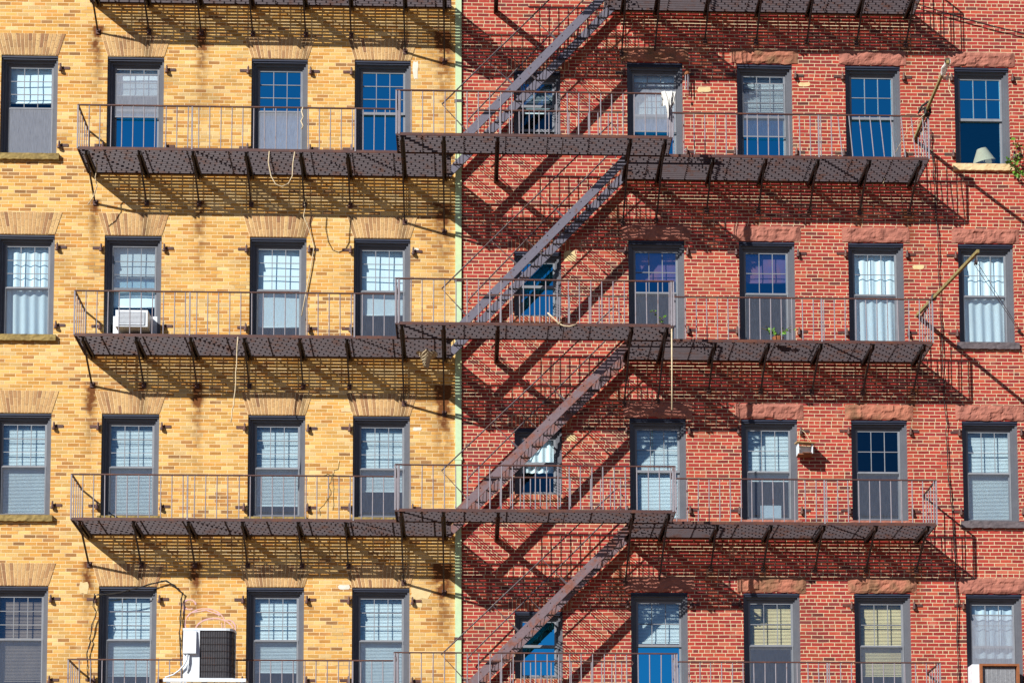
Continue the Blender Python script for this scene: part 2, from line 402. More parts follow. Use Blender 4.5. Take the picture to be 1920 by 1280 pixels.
def wall_mesh(mat, x0, x1, z0, z1, holes, depth=.26, D=9.0, side_l=True, side_r=True):
    xs = sorted({x0, x1, *[v for h in holes for v in h[:2]]}); zs = sorted({z0, z1, *[v for h in holes for v in h[2:]]})
    b = MB()
    for i in range(len(xs)-1):
        for j in range(len(zs)-1):
            cx, cz = (xs[i]+xs[i+1])/2, (zs[j]+zs[j+1])/2
            if any(h[0] < cx < h[1] and h[2] < cz < h[3] for h in holes): continue
            b.quad((xs[i],0,zs[j]),(xs[i+1],0,zs[j]),(xs[i+1],0,zs[j+1]),(xs[i],0,zs[j+1]))
    for a, c, e, f in holes:
        b.quad((a,0,e),(a,0,f),(a,depth,f),(a,depth,e)); b.quad((c,0,f),(c,0,e),(c,depth,e),(c,depth,f))
        b.quad((a,0,f),(c,0,f),(c,depth,f),(a,depth,f)); b.quad((c,0,e),(a,0,e),(a,depth,e),(c,depth,e))
    if side_l: b.quad((x0,D,z0),(x0,0,z0),(x0,0,z1),(x0,D,z1))
    if side_r: b.quad((x1,0,z0),(x1,D,z0),(x1,D,z1),(x1,0,z1))
    b.quad((x1,D,z0),(x0,D,z0),(x0,D,z1),(x1,D,z1))
    return b
def roof_mesh(x0, x1, z, D=9.0):
    b = MB(); b.box(x0-.12,-.18,z, x1+.12,D+.1,z+.35); return b
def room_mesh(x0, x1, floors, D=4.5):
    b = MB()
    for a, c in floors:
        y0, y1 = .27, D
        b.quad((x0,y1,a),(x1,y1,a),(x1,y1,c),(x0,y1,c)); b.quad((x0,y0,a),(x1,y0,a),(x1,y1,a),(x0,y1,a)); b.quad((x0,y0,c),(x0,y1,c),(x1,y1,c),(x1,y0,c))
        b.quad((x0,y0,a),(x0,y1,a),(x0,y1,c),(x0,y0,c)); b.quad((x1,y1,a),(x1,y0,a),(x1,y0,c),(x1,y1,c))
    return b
def arch_parts(wb, wt, h, n, seed, two=True):
    """splayed brick flat arch: mortar backing and single bricks proud of it"""
    r = random.Random(seed); b = MB()
    for i in range(n):
        parts = ([0,.34,1] if i % 2 else [0,.66,1]) if two else [0,1]
        base = r.random()
        for k in range(len(parts)-1):
            q0, q1 = parts[k], parts[k+1]; P = []
            for y in (-.009, 0.0):
                for (t, q) in ((i/n,q0),((i+1)/n,q0),((i+1)/n,q1),(i/n,q1)):
                    e = .0062 if t == i/n else -.0062
                    wq = wb+(wt-wb)*q; P.append(((t-.5)*wq+e, y, h*q+(.004 if q == q0 else -.004)))
            tt = min(1, max(0, .65*base+.5*r.random()-.05-(.3 if r.random() < .12 else 0)))
            f0 = P[:4]; f1 = P[4:]
            b.hexa([f0[0],f0[1],f1[1],f1[0],f0[3],f0[2],f1[2],f1[3]], t=tt)
    bk = MB(); a, c = wb/2, wt/2
    bk.hexa([(-a,-.004,0),(a,-.004,0),(a,.0,0),(-a,.0,0),(-c,-.004,h),(c,-.004,h),(c,0,h),(-c,0,h)])
    return b, bk
def rough_stone(w, h, seed, proud=.024, amp=.026, under=.10):
    b = MB(); sd = Vector((seed*3.17, seed*1.7, seed*.9))
    def fn(u, v):
        x, z = (u-.5)*w, h*v
        n = noise.fractal(Vector((x*7, 0, z*9))+sd, .9, 2.2, 5)
        c = noise.cell(Vector((x*5, 0, z*8))+sd)
        edge = min(1, min(u, 1-u)*14, min(v, 1-v)*5+.25)
        zz = z
        if v == 0: zz += .022*noise.fractal(Vector((x*6,3,0))+sd, 1, 2, 3)
        if v == 1: zz += .008*noise.noise(Vector((x*9,5,0))+sd)
        if u in (0, 1): x += .012*noise.noise(Vector((0,z*20,u*9))+sd)
        return (x, -.006-(proud+amp*n+.012*c)*edge, zz)
    nu, nv = 40, 9
    b.grid(fn, nu, nv)
    for i in range(nu):                          # underside and top return to the wall
        p, q = fn(i/nu, 0), fn((i+1)/nu, 0); b.quad(p,(p[0],under,p[2]),(q[0],under,q[2]),q)
        p, q = fn(i/nu, 1), fn((i+1)/nu, 1); b.quad(q,(q[0],.0,q[2]),(p[0],.0,p[2]),p)
    for j in range(nv):
        p, q = fn(0, j/nv), fn(0, (j+1)/nv); b.quad(q,(q[0],0,q[2]),(p[0],0,p[2]),p)
        p, q = fn(1, j/nv), fn(1, (j+1)/nv); b.quad(p,(p[0],0,p[2]),(q[0],0,q[2]),q)
    return b
def sill_mesh(w, h, seed, proud=.07):
    b = MB(); sd = Vector((seed*2.1, 4, 1))
    def fn(u, v):
        x = (u-.5)*w; z = -h+h*v; n = noise.fractal(Vector((x*9,0,z*14))+sd, 1, 2, 4)
        if v == 0: z += .014*noise.noise(Vector((x*12,0,0))+sd)
        return (x, -proud-.010*n, z)
    nu = 30; b.grid(fn, nu, 4)
    for i in range(nu):
        p, q = fn(i/nu, 1), fn((i+1)/nu, 1); b.quad(p,q,(q[0],.06,q[2]),(p[0],.06,p[2]))
        p, q = fn(i/nu, 0), fn((i+1)/nu, 0); b.quad(q,p,(p[0],.0,p[2]),(q[0],.0,q[2]))
    for u in (0, 1):
        for j in range(4):
            p, q = fn(u, j/4), fn(u, (j+1)/4); b.quad(p,q,(q[0],0,q[2]),(p[0],0,p[2]))
    return b
def pintle_mesh(side):
    b = MB(); s = side
    b.box(min(s*.04,s*.215),-.012,-.024, max(s*.04,s*.215),.0,.024)
    b.lathe([(.034,-.075),(.036,-.045),(.022,-.02),(.018,.045),(.008,.07)], (s*.055,-.045,0), 8)
    b.box(s*.055-.018,-.045,-.02, s*.055+.018,-.0125,.02)
    return b.mesh('shutter_pintle', M['iron_rust'])
PIN = {1: pintle_mesh(1), -1: pintle_mesh(-1)}

TY = [20.11,16.695,13.346,10.156]; CY = [-8.055,-6.109,-3.46,-1.554]
TR = [20.144,16.721,13.347,10.100]; CR = [3.508,5.563,7.598,9.654]
SMT = [19.955,16.486,13.146,9.742]; SMX = 1.31
FLOORS = [(z-2.45, z+.30) for z in TY]
# ---- yellow building
yo = (-6.2, 0, 0)
yb = thing('yellow_brick_building', 'yellow brick apartment building with splayed brick arches over grey sash windows', 'building', yo)
hy = [(x-W/2, x+W/2, t-H, t) for t in TY for x in CY]
o = wall_mesh(M['yellow'], -13.0, -.15, 0, 25.5, hy, side_r=False).build('wall', M['yellow'], yb, (-yo[0],0,0))
roof_mesh(-13, -.29, 25.5).build('roof', M['slate_sill'], yb, (-yo[0],0,0))
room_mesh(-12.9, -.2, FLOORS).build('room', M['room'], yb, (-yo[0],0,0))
archv = []
for k in range(5):
    a, bk = arch_parts(1.05, 1.30, .415, 17, 40+k); archv.append((a.mesh('brick_arch', M['arch_yellow']), bk))
mb = archv[0][1].mesh('arch_mortar', M['mortar_y'])
S_, SP = ('screen', .05, MID+.03), ('screen_pale', .05, MID+.03)
cfgY = {
 (0,0):dict(blind=('roller','shade',.40),screen=SP), (0,1):dict(blind=('roller','shade',.30),screen=('screen_pale',.80,1.64),tone='low'), (0,2):dict(blind=None,screen=('screen_pale',.05,.955),tone='deep'), (0,3):dict(tone='deep'),
 (1,0):dict(blind=('curtain','shade',1),screen=S_), (1,1):dict(blind=('roller','shade',.66),lower='open',screen=('screen',.90,1.76)), (1,2):dict(blind=('roller','shade',.86),screen=S_), (1,3):dict(blind=('roller','shade',.72),screen=S_),
 (2,0):dict(blind=('venetian','blind',.97),screen=S_), (2,1):dict(blind=('venetian','blind',.97),screen=S_), (2,2):dict(blind=('venetian','blind',.86),screen=S_), (2,3):dict(blind=('venetian','blind',.70),screen=S_),
 (3,0):dict(blind=('venetian','tan',.90),screen=S_), (3,1):dict(blind=('venetian','blind',.84),screen=S_), (3,2):dict(blind=('venetian','blind',.80),screen=S_), (3,3):dict(blind=('venetian','blind',.98),screen=S_)}
pin_n = 0
for i, t in enumerate(TY):
    for j, x in enumerate(CY):
        add_window(yb, yo, x, t-H, 'big', 3, seed=i*7+j, **cfgY[(i,j)])
        ar = put('brick_arch', archv[(i*3+j) % 5][0], yb, (x-yo[0], 0, t+.006))
        put('arch_mortar', mb, ar)
        for s in (-1, 1):
            for z in (t-.235, t-H+.19):
                if j == 0 and s == -1: continue
                if (i,j,s,z>t-1) in ((0,3,1,True),(2,3,1,True),(0,1,-1,True)): continue
                put('shutter_pintle', PIN[s], yb, (x+s*W/2-yo[0], 0, z+random.uniform(-.01,.01)))
    sill_mesh(1.16, .115, i+3).build('sill', M['moss_sill'], yb, (CY[0]-yo[0],0,t-H))
    for j in (1,2,3): sill_mesh(1.14, .10, i*3+j+9, .05).build('sill', M['moss_sill'], yb, (CY[j]-yo[0],0,t-H))
# loose pale repairs in the yellow wall
def patch(x0, z0, x1, z1, seed, mat, root, off):
    b = MB(); r = random.Random(seed); n = 14; P = []
    for k in range(n):
        a = 2*math.pi*k/n; e = .82+.3*r.random(); ca, sa = math.cos(a), math.sin(a); m = max(abs(ca), abs(sa))
        P.append(((x0+x1)/2+(x1-x0)/2*ca/m*e, -.004, (z0+z1)/2+(z1-z0)/2*sa/m*e))
    b.quad(*P)
    for k in range(n):
        p, q = P[k], P[(k+1) % n]; b.quad(p,(p[0],0,p[2]),(q[0],0,q[2]),q)
    return b.build('plaster_patch', mat, root, tuple(-c for c in off))
M['plaster'] = simple('pale_plaster', (.70,.68,.60), (.6,.55,.45), 8, .9)
M['plaster_y'] = simple('pale_yellow_plaster', (.66,.52,.28), (.58,.42,.2), 8, .9)
patch(-1.0,19.76,-.90,20.10,1,M['plaster'],yb,yo); patch(-1.01,9.95,-.66,10.18,2,M['plaster_y'],yb,yo); patch(-1.02,9.80,-.80,9.95,3,M['plaster_y'],yb,yo)
patch(-2.32,10.12,-2.10,10.21,4,M['plaster'],yb,yo); patch(-.98,13.08,-.82,13.14,5,M['plaster'],yb,yo); patch(-6.98,10.02,-6.82,10.24,6,M['plaster_y'],yb,yo)
patch(-1.0,16.43,-.88,16.52,8,M['plaster'],yb,yo); patch(-2.30,13.42,-2.08,13.50,9,M['plaster_y'],yb,yo)
# lilac graffiti sprayed on the bricks
def ribbon(b, pts, w, y=-.004):
    pts = [Vector((p[0], y, p[1])) for p in pts]
    n = len(pts)
    for i in range(n-1):
        d = (pts[i+1]-pts[i]).normalized(); s = Vector((-d.z, 0, d.x))*w/2
        b.quad(pts[i]-s, pts[i+1]-s, pts[i+1]+s, pts[i]+s)
def arc(cx, cz, rx, rz, a0, a1, n=16): return [(cx+rx*math.cos(math.radians(a0+(a1-a0)*k/n)), cz+rz*math.sin(math.radians(a0+(a1-a0)*k/n))) for k in range(n+1)]
for k, (pts, w) in enumerate(((arc(-4.72,9.48,.36,.28,-20,215),.022),(arc(-4.55,9.36,.34,.22,10,170),.028),(arc(-4.30,9.40,.13,.15,-60,120),.024),(arc(-5.0,9.83,.11,.09,0,300),.03),([(-5.10,9.86),(-5.10,9.66)],.035),([(-4.98,9.68),(-4.7,9.73),(-4.45,9.64)],.022),([(-4.63,9.22),(-4.62,9.38)],.03),([(-4.40,9.3),(-4.42,9.5)],.02))):
    gf = MB(); ribbon(gf, pts, w, -.003-.0004*k); gf.build('graffiti_stroke', M['graffiti'], yb, tuple(-c for c in yo))

# ---- red building
ro = (5.8, 0, 0)
rb = thing('red_brick_building', 'red brick apartment building with rough brownstone lintels and narrow bathroom windows', 'building', ro)
hr = [(x-W/2, x+W/2, t-H, t) for t in TR for x in CR] + [(SMX-.435, SMX+.435, t-1.24, t) for t in SMT]
wall_mesh(M['red'], -.15, 14.5, 0, 25.2, hr, side_l=False).build('wall', M['red'], rb, (-ro[0],0,0))
roof_mesh(-.02, 14.5, 25.2).build('roof', M['slate_sill'], rb, (-ro[0],0,0))
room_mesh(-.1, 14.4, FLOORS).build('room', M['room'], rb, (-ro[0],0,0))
SB = ('screen', .05, MID+.03)
cfgR = {
 (0,0):dict(blind=('roller','shade',.45),screen=('screen_pale',.62,1.58),tone='low'), (0,1):dict(blind=('venetian','blind',.62),screen=('screen',.55,1.60),lower='ajar',tone='low'), (0,2):dict(nz=2,tone='deep'), (0,3):dict(nz=2,tone='lamp'),
 (1,0):dict(blind=('roller','pink',.34),screen=SB,nz=2,tone='mid'), (1,1):dict(blind=('roller','pink',.34),screen=SB,nz=2,tone='mid'), (1,2):dict(blind=('curtain','shade',.98),screen=SB,nz=2), (1,3):dict(blind=('curtain','shade',1),screen=SB,nz=2),
 (2,0):dict(blind=('venetian','blind',.98),screen=None,nz=2), (2,1):dict(blind=('venetian','blind',.56),screen=SB,nz=2), (2,2):dict(screen=SB,nz=2), (2,3):dict(blind=('venetian','blind',1),screen=SB,nz=2),
 (3,0):dict(blind=('venetian','blind',.44),nz=2,tone='low'), (3,1):dict(blind=('venetian','cream',.50),screen=SB,nz=2), (3,2):dict(blind=('venetian','cream',.78),screen=SB,nz=2), (3,3):dict(blind=('curtain','curtain',.6),screen=('screen_pale',.55,1.55),nz=2)}
stone = [rough_stone(1.265, .275, k) for k in range(6)]
for i, t in enumerate(TR):
    for j, x in enumerate(CR):
        c = dict(cfgR[(i,j)]); c.setdefault('nz', 3)
        add_window(rb, ro, x, t-H, 'big', seed=50+i*7+j, **c)
        mt = M['brownstone_dark'] if (i,j) in ((3,1),(3,2),(2,2),(0,0),(0,1)) else M['brownstone']
        rough_stone(1.265, .275, i*4+j).build('lintel', mt, rb, (x-ro[0],0,t+.01))
        for s in (-1, 1):
            for z in (t-.22, t-H+.19):
                if (i,j,s) in ((3,1,1),(1,3,1)): continue
                put('shutter_pintle', PIN[s], rb, (x+s*W/2-ro[0], 0, z+random.uniform(-.012,.012)))
    sm = [M['cream_sill'], M['slate_sill'], M['slate_sill'], M['slate_sill']][i]
    sill_mesh(1.16, .125, 30+i, .06).build('sill', sm, rb, (CR[3]-ro[0],0,t-H))
    for j in (0,1,2): sill_mesh(1.14, .10, i*3+j+60, .05).build('sill', M['brownstone'], rb, (CR[j]-ro[0],0,t-H))
sol, solb = arch_parts(1.14, 1.14, .215, 16, 91, False); solm = sol.mesh('brick_arch', M['arch_red']); solbm = solb.mesh('arch_mortar', M['mortar_r'])
sl2, sl2b = arch_parts(1.02, 1.02, .10, 12, 92, False)
slm = sl2.mesh('brick_sill', M['arch_red']); slbm = sl2b.mesh('sill_mortar', M['mortar_r'])
cfgS = [dict(blind=('venetian','blind',.55),lower='ajar',tone='mid'), dict(blind=None,tone='deep'), dict(blind=('curtain','shade',.62)), dict(tone='deep')]
for i, t in enumerate(SMT):
    add_window(rb, ro, SMX, t-1.24, 'small', seed=90+i, **cfgS[i])
    a = put('brick_arch', solm, rb, (SMX+.02-ro[0],0,t+.012)); put('arch_mortar', solbm, a)
    a = put('brick_sill', slm, rb, (SMX-ro[0],-.03,t-1.24-.112)); put('sill_mortar', slbm, a)
    q = MB(); q.box(-.51,-.0295,0, .51,.02,.10); q.build('sill_bed', M['mortar_r'], rb, (SMX-ro[0],0,t-1.24-.112))
patch(4.30,19.58,4.55,19.68,11,M['plaster_y'],rb,ro); patch(6.20,19.72,6.42,19.80,12,M['plaster_y'],rb,ro); patch(8.28,16.22,8.5,16.30,14,M['plaster_y'],rb,ro); patch(1.80,16.3,2.02,16.5,15,M['plaster_y'],rb,ro); patch(1.82,12.9,2.0,13.02,16,M['plaster_y'],rb,ro)

# ---- green downpipe on the joint
pr = thing('downpipe', 'pale green painted flat downpipe on the joint between yellow and red bricks', 'downpipe', (-.15,0,0))
b = MB(); b.box(-.058,-.04,0, .055,-.001,25.0); b.build('pipe', M['pipe'], pr)
for z, mt in ((19.33,'iron'),(15.9,'iron'),(9.22,'iron_rust'),(12.55,'pipe'),(22.6,'iron')):
    b = MB(); b.box(-.075,-.046,z-.025, .072,.0,z+.025); b.build('pipe_clamp', M[mt], pr)

# ------------------------------------------------------------------ fire escape
D1, D2 = .95, 1.63
XL0, XL1, XR1 = -6.955, -.28, 8.39
XB0, XB1 = -1.24, 3.635
BAR_Z, BAR_T, PITCH = .040, .011, .0765
def grating(x0, x1, y0, y1, wave=0.0):
    """flat bars on edge, running along the wall, with cross ties"""
    b = MB(); y = y0+.02; k = 0
    n = max(1, round((y1-y0-.04)/PITCH))
    for k in range(n+1):
        y = y0+.02+(y1-y0-.04)*k/n
        z = -BAR_Z+random.uniform(-.0015,.0015)
        b.box(x0,y-BAR_T/2,z, x1,y+BAR_T/2,z+BAR_Z-.001)
    x = x0+.45
    while x < x1-.2:
        b.box(x-.004,y0+.012,-.034, x+.004,y1-.012,-.010); x += .74
    return b
def edge(x0, x1, y0, y1, sides='flr'):
    b = MB()
    if 'f' in sides: b.box(x0,y0-.006,-.052, x1,y0+.006,.0)
    if 'b' in sides: b.box(x0,y1-.006,-.052, x1,y1+.006,-.001)
    if 'l' in sides: b.box(x0-.006,y0+.006,-.050, x0+.006,y1,-.0005)
    if 'r' in sides: b.box(x1-.006,y0+.006,-.050, x1+.006,y1,-.0005)
    return b
BAL = None
def baluster_mesh():
    b = MB(); b.tube([(0,0,.0),(0,0,.765)], .0095, 6); return b.mesh('baluster', M['iron_pale'])
BAL = baluster_mesh(); POST = MB(); POST.box(-.013,-.013,-.03, .013,.013,.772); POST = POST.mesh('rail_post', M['iron_pale'])
RH = .775
def railing(root, pts, spacing, phase, name='railing', kids=True, bent=0.0, posts=()):
    """top rail through pts (local), balusters under it"""
    b = MB()
    for p, q in zip(pts[:-1], pts[1:]): b.bar((p[0],p[1],RH), (q[0],q[1],RH), .034, .020)
    r = b.build(name, M['iron_rust'], root)
    loose = MB()
    for p, q in zip(pts[:-1], pts[1:]):
        p, q = Vector((p[0],p[1],0)), Vector((q[0],q[1],0)); L = (q-p).length
        sp = spacing if L > 1.2 else L/round(L/.2); n = int((L-phase)/sp + 1e-6)
        for k in range(n+1):
            s = phase+k*sp if L > 1.2 else k*sp
            if s > L-.004: break
            c = p+(q-p)*(s/L)
            if kids:
                o = put('baluster', BAL, r, c)
                a = random.uniform(-.008,.008)
                if bent and L > 1.2 and s > L-1.75: a = -bent*(.8+.3*random.random())
                o.rotation_euler = (random.uniform(-.006,.006), a, 0)
            else: loose.tube([(c.x,c.y,0),(c.x,c.y,.765)], .0095, 5)
    if kids:
        for x, y in posts: put('rail_post', POST, r, (x,y,0))
    else: loose.build('baluster_row', M['iron_pale'], root)
    return r
def bracket(root, x, y0, drop, shoe=True, strut_front=None, w=.05):
    """cantilever beam from the wall to y0 with a diagonal strut down to a foot on the wall"""
    b = MB()
    b.box(x-.036,y0+.02,-.125, x-.026,-.0,-.053); b.box(x+.026,y0+.02,-.125, x+.036,-.0,-.053)
    b.box(x-.036,y0+.02,-.0535, x+.036,-.0,-.0525); b.box(x-.046,y0+.02,-.131, x-.022,-.0,-.1255)
    if drop:
        yf = y0+.03 if strut_front is None else strut_front
        b.bar((x-.012,yf,-.06), (x-.012,-.03,-drop), .028, .036, (0,1,0))
    br = b.build('bracket', M['iron_dark'], root)
    if drop:
        f = MB(); f.box(x-.05,-.022,-drop-.05, x+.026,.0,-drop+.05); f.tube([(x-.012,-.06,-drop),(x-.012,-.0,-drop)], .02, 6)
        f.build('bracket_foot', M['iron_rust'], br)
    return br
XRL = {0:2.55, 1:2.84, 2:2.87, 3:2.89, 4:2.92}
blabels = ['dark iron fire escape balcony cut off by the top edge, only struts showing',
 'iron fire escape balcony under the top windows, white rag on its bridge railing',
 'iron fire escape balcony with white window air conditioner and olive pole at its railing',
 'iron fire escape balcony with a dry twig on its railing, above the bottom windows',
 'iron fire escape balcony at the bottom edge, railing beside the large condenser']
for li, z in enumerate(LV):
    root = thing('fire_escape_balcony', blabels[li], 'fire escape', (0,0,z), 'fire escape balconies across both facades')
    xr0 = XRL[li]
    full = li not in (0,)
    for nm, a in (('grating', (XL0,XL1,-D1,-.02)), ('grating', (xr0,XR1,-D1,-.02)), ('grating', (XB0,XB1,-D2,-D1-.012))):
        grating(*a).build(nm, M['iron'], root)
    edge(XL0,XL1,-D1,-.02,'flb').build('edge_angle', M['iron_rust'], root)
    edge(xr0,XR1,-D1,-.02,'frb').build('edge_angle', M['iron_rust'], root)
    edge(XB0,XB1,-D2,-D1-.012,'flrb').build('edge_angle', M['iron_rust'], root)
    # railings
    bent = .10 if li == 1 else 0
    railing(root, [(XL0,-.01),(XL0,-D1),(XB0-.05,-D1)], .196, .0, kids=full, posts=((XL0,-D1),(-4.92,-D1),(-2.0,-D1)))
    railing(root, [(XB0,-D1),(XB0,-D2),(XB1,-D2),(XB1,-D1)], .197, .07, kids=full, posts=((XB0,-D2),(XB0+.05,-D2),(XB1,-D2),(XB1-.04,-D2)))
    railing(root, [(.22,-D1+.0),(xr0-.04,-D1+.0)], .178, .2, kids=full)
    railing(root, [(XB1+.05,-D1),(XR1,-D1),(XR1,-.01)], .192, .05, kids=full, bent=bent, posts=((XR1,-D1),(6.38,-D1)))
    hook = MB(); hook.tube([(xr0-.05,-D1,RH),(xr0,-D1,RH),(xr0+.02,-D1,RH-.03),(xr0,-D1,RH-.06),(xr0-.03,-D1,RH-.05)], .012, 6); hook.build('rail_hook', M['iron_rust'], root)
    if li < 4:
        for x in FY: bracket(root, x, -D1, .60)
        for x in FR[2:]: bracket(root, x, -D1, .62)
        bracket(root, -1.13, -D2, .90); bracket(root, -.40, -D2, 1.08); bracket(root, 2.90, -D2, .88); bracket(root, 3.52, -D2, .82)
        bracket(root, .55, -D2, 0)
        b = MB(); b.box(1.70,-D2+.02,-.09, 1.712,-D1-.02,-.053); b.build('cross_tie', M['iron_dark'], root)

def strut_line(b, p, q, r): b.tube([p, q], r, 6)
slabels = ['grey painted iron stair rising past the top bathroom window to the top edge',
 'grey painted iron stair crossing the second bathroom window from the top with its ajar glass',
 'pinkish rust worn iron stair crossing the bathroom window with white curtains',
 'flaking rusty grey iron stair running off the bottom edge over the lowest bathroom window']
for k in range(4):
    zlo, zhi = LV[k+1], LV[k]; rise = zhi-zlo
    x0 = -.40; x1 = XRL[k]+.0 if k else 2.66
    mat = M['stair_a'] if k < 2 else M['stair_b']
    root = thing('fire_escape_stair', slabels[k], 'stair', (x0,-.52,zlo), 'fire escape stair flights')
    run = x1-x0; d = Vector((run,0,rise)).normalized(); nrm = Vector((-d.z,0,d.x))     # nrm up-left
    YN, YF = -.385, .37
    for y in (YN, YF):
        b = MB(); p = Vector((0,y,0))-nrm*.07; q = Vector((run,y,rise))-nrm*.07
        b.bar(p, q, .010, .145, nrm)
        b.bar(p+Vector((0,.014,0))+nrm*.069, q+Vector((0,.014,0))+nrm*.069, .03, .006, nrm)
        b.bar(p+Vector((0,.014,0))-nrm*.069, q+Vector((0,.014,0))-nrm*.069, .03, .006, nrm)
        nst = 15; bolts = b
        for i in range(1, nst+1):
            c = Vector((run*i/(nst+1), y-.009, rise*i/(nst+1)))-nrm*.035
            bolts.lathe([(.011,-.004),(.013,.004),(.006,.009)], c, 6, Vector((0,-1,0)))
            if i % 2: bolts.box(c.x-.040,y-.006,c.z+.045, c.x-.008,y+.006,c.z+.070)
        b.build('stringer', mat, root)
    for i in range(1, 16):
        c = Vector((run*i/16, 0, rise*i/16))-nrm*.075
        b = MB()
        for q in range(4):
            xx = c.x-.095+q*.062; b.tube([(xx,YN+.01,c.z),(xx,YF-.01,c.z)], .0065, 5)
        for y in (YN+.02, YF-.02): b.box(c.x-.105,y-.003,c.z-.02, c.x+.105,y+.003,c.z-.004)
        b.build('tread', M['iron_dark'], root)
    # near and far handrails with end legs and struts square to the stringer
    for y in (YN, YF):
        b = MB(); r = .013; up = .90
        a = Vector((-.045,y,up)); top = Vector((run-.03,y,rise+(.44 if y > 0 else .30)))
        e = a+(Vector((run,y,rise+up))-a)*.80
        if y < 0:
            pts = [Vector((.40,y,.41)), a, Vector((run-.22,y,rise+up-.30)), Vector((run-.10,y,rise+.45))]
        else:
            pts = [Vector((.48,y,.93)), Vector((.42,y,.98)), Vector((.50,y,1.08)), Vector((run-.10,y,rise+.50)), Vector((run-.02,y,rise+.42)), Vector((run-.10,y,rise+.30))]
        b.tube(pts, r, 6)
        hr_ = b.build('handrail', M['iron'], root)
        for f in ((.40,.66) if y < 0 else (.55,)):
            s = Vector((run*f, y, rise*f)); t = s+nrm*(.625 if y < 0 else .70)
            b = MB(); b.tube([s, t], .008, 5); b.bar(s, s+nrm*.15, .008, .035, d); b.build('rail_strut', M['iron'], hr_)

# ------------------------------------------------------------------ poles, ropes, cables
def rope(name, label, cat, pts, r, mat, group=None, n=6):
    b = MB(); b.tube(pts, r, n); o = b.build(name, M[mat], None, smooth=True); return tag(o, label, cat, group)
def bez(p0, p1, sag, n=12, wob=0, seed=0):
    r = random.Random(seed); out = []
    for k in range(n+1):
        t = k/n; p = Vector(p0).lerp(Vector(p1), t); p.z -= sag*4*t*(1-t)
        if 0 < k < n: p += Vector((r.uniform(-wob,wob), r.uniform(-wob,wob)*.4, r.uniform(-wob,wob)*.5))
        out.append(p)
    return out

def pole(label, A, T, w):
    A, T = Vector(A), Vector(T)
    root = thing('clothesline_pole', label, 'pole', A, 'clothesline poles')
    b = MB(); b.bar((0,0,0), T-A, w, w*1.3); b.build('shaft', M['pole'], root); return root
p1 = pole('weathered wooden pole lashed to the upper balcony corner, torn cloth tied round its tip', (8.356,-.02,18.718), (8.334,-2.60,18.832), .042)
b = MB()
for k in range(5): b.tube([(-.04,-1.0+.03*k-.06,-.03),(.05,-1.0+.03*k-.06,-.035),(.05,-1.0+.03*k-.06,.075),(-.04,-1.0+.03*k-.06,.075),(-.04,-1.0+.03*k-.06,-.03)], .012, 5)
b.tube([(.03,-.98,.05),(-.06,-1.05,.07),(-.16,-.98,.0),(-.10,-1.0,.12),(.0,-1.1,.16)], .02, 6); b.build('lashing', M['black'], p1)
b = MB(); b.tube([(-.04,-1.0,-.02),(-.3,-.8,-.2),(-.5,-.3,-.55),(-.62,-.05,-.9)], .006, 5); b.build('cord', M['rope'], p1)
b = MB(); rr = random.Random(5)
b.grid(lambda u, v: (-.022+.05*math.cos(u*6.3)*(1+.25*math.sin(v*9+u*5)), -2.58+.36*v, .12-.02*v+.05*math.sin(u*6.3)*(1+.3*math.cos(v*7))), 14, 6)
b.grid(lambda u, v: (-.01+.05*u+.02*math.sin(v*8), -2.45+.12*u, .05-.30*v+.03*u), 3, 6); b.build('torn_cloth', M['rag'], p1)
b = MB(); b.tube([(.02,-2.4,.0),(.05,-2.4,-.15),(.03,-2.38,-.28),(.09,-2.4,-.42)], .008, 5); b.build('cord', M['rope'], p1)
p2 = pole('olive wooden pole with pulley tied to the second balcony corner, pointing outward', (8.344,-.02,15.342), (8.556,-3.42,15.086), .042)
b = MB(); tp = Vector((.205,-3.28,-.245))
b.lathe([(.012,-.02),(.045,-.018),(.03,0),(.045,.018),(.012,.02)], tp+Vector((0,0,-.16)), 14, Vector((1,0,0))); b.bar(tp, tp+Vector((0,0,-.14)), .02, .012, (0,1,0)); b.build('pulley', M['iron_dark'], p2)
b = MB(); hk = Vector((10.237,-.05,15.05))-Vector((8.344,-.02,15.342))
for dx in (-.035, .035): b.tube([tp+Vector((dx,0,-.18)), hk+Vector((0,0,dx*.6))], .005, 4)
b.tube([hk+Vector((0,-.02,0)), hk+Vector((0,.05,0))], .03, 6); b.build('pulley_line', M['iron_dark'], p2)
b = MB()
for k in range(4): b.tube([(.03,-.94-.03*k,-.11),(.10,-.94-.03*k,-.11),(.10,-.94-.03*k,-.02),(.03,-.94-.03*k,-.02),(.03,-.94-.03*k,-.11)], .007, 5)
b.build('lashing', M['iron_dark'], p2)

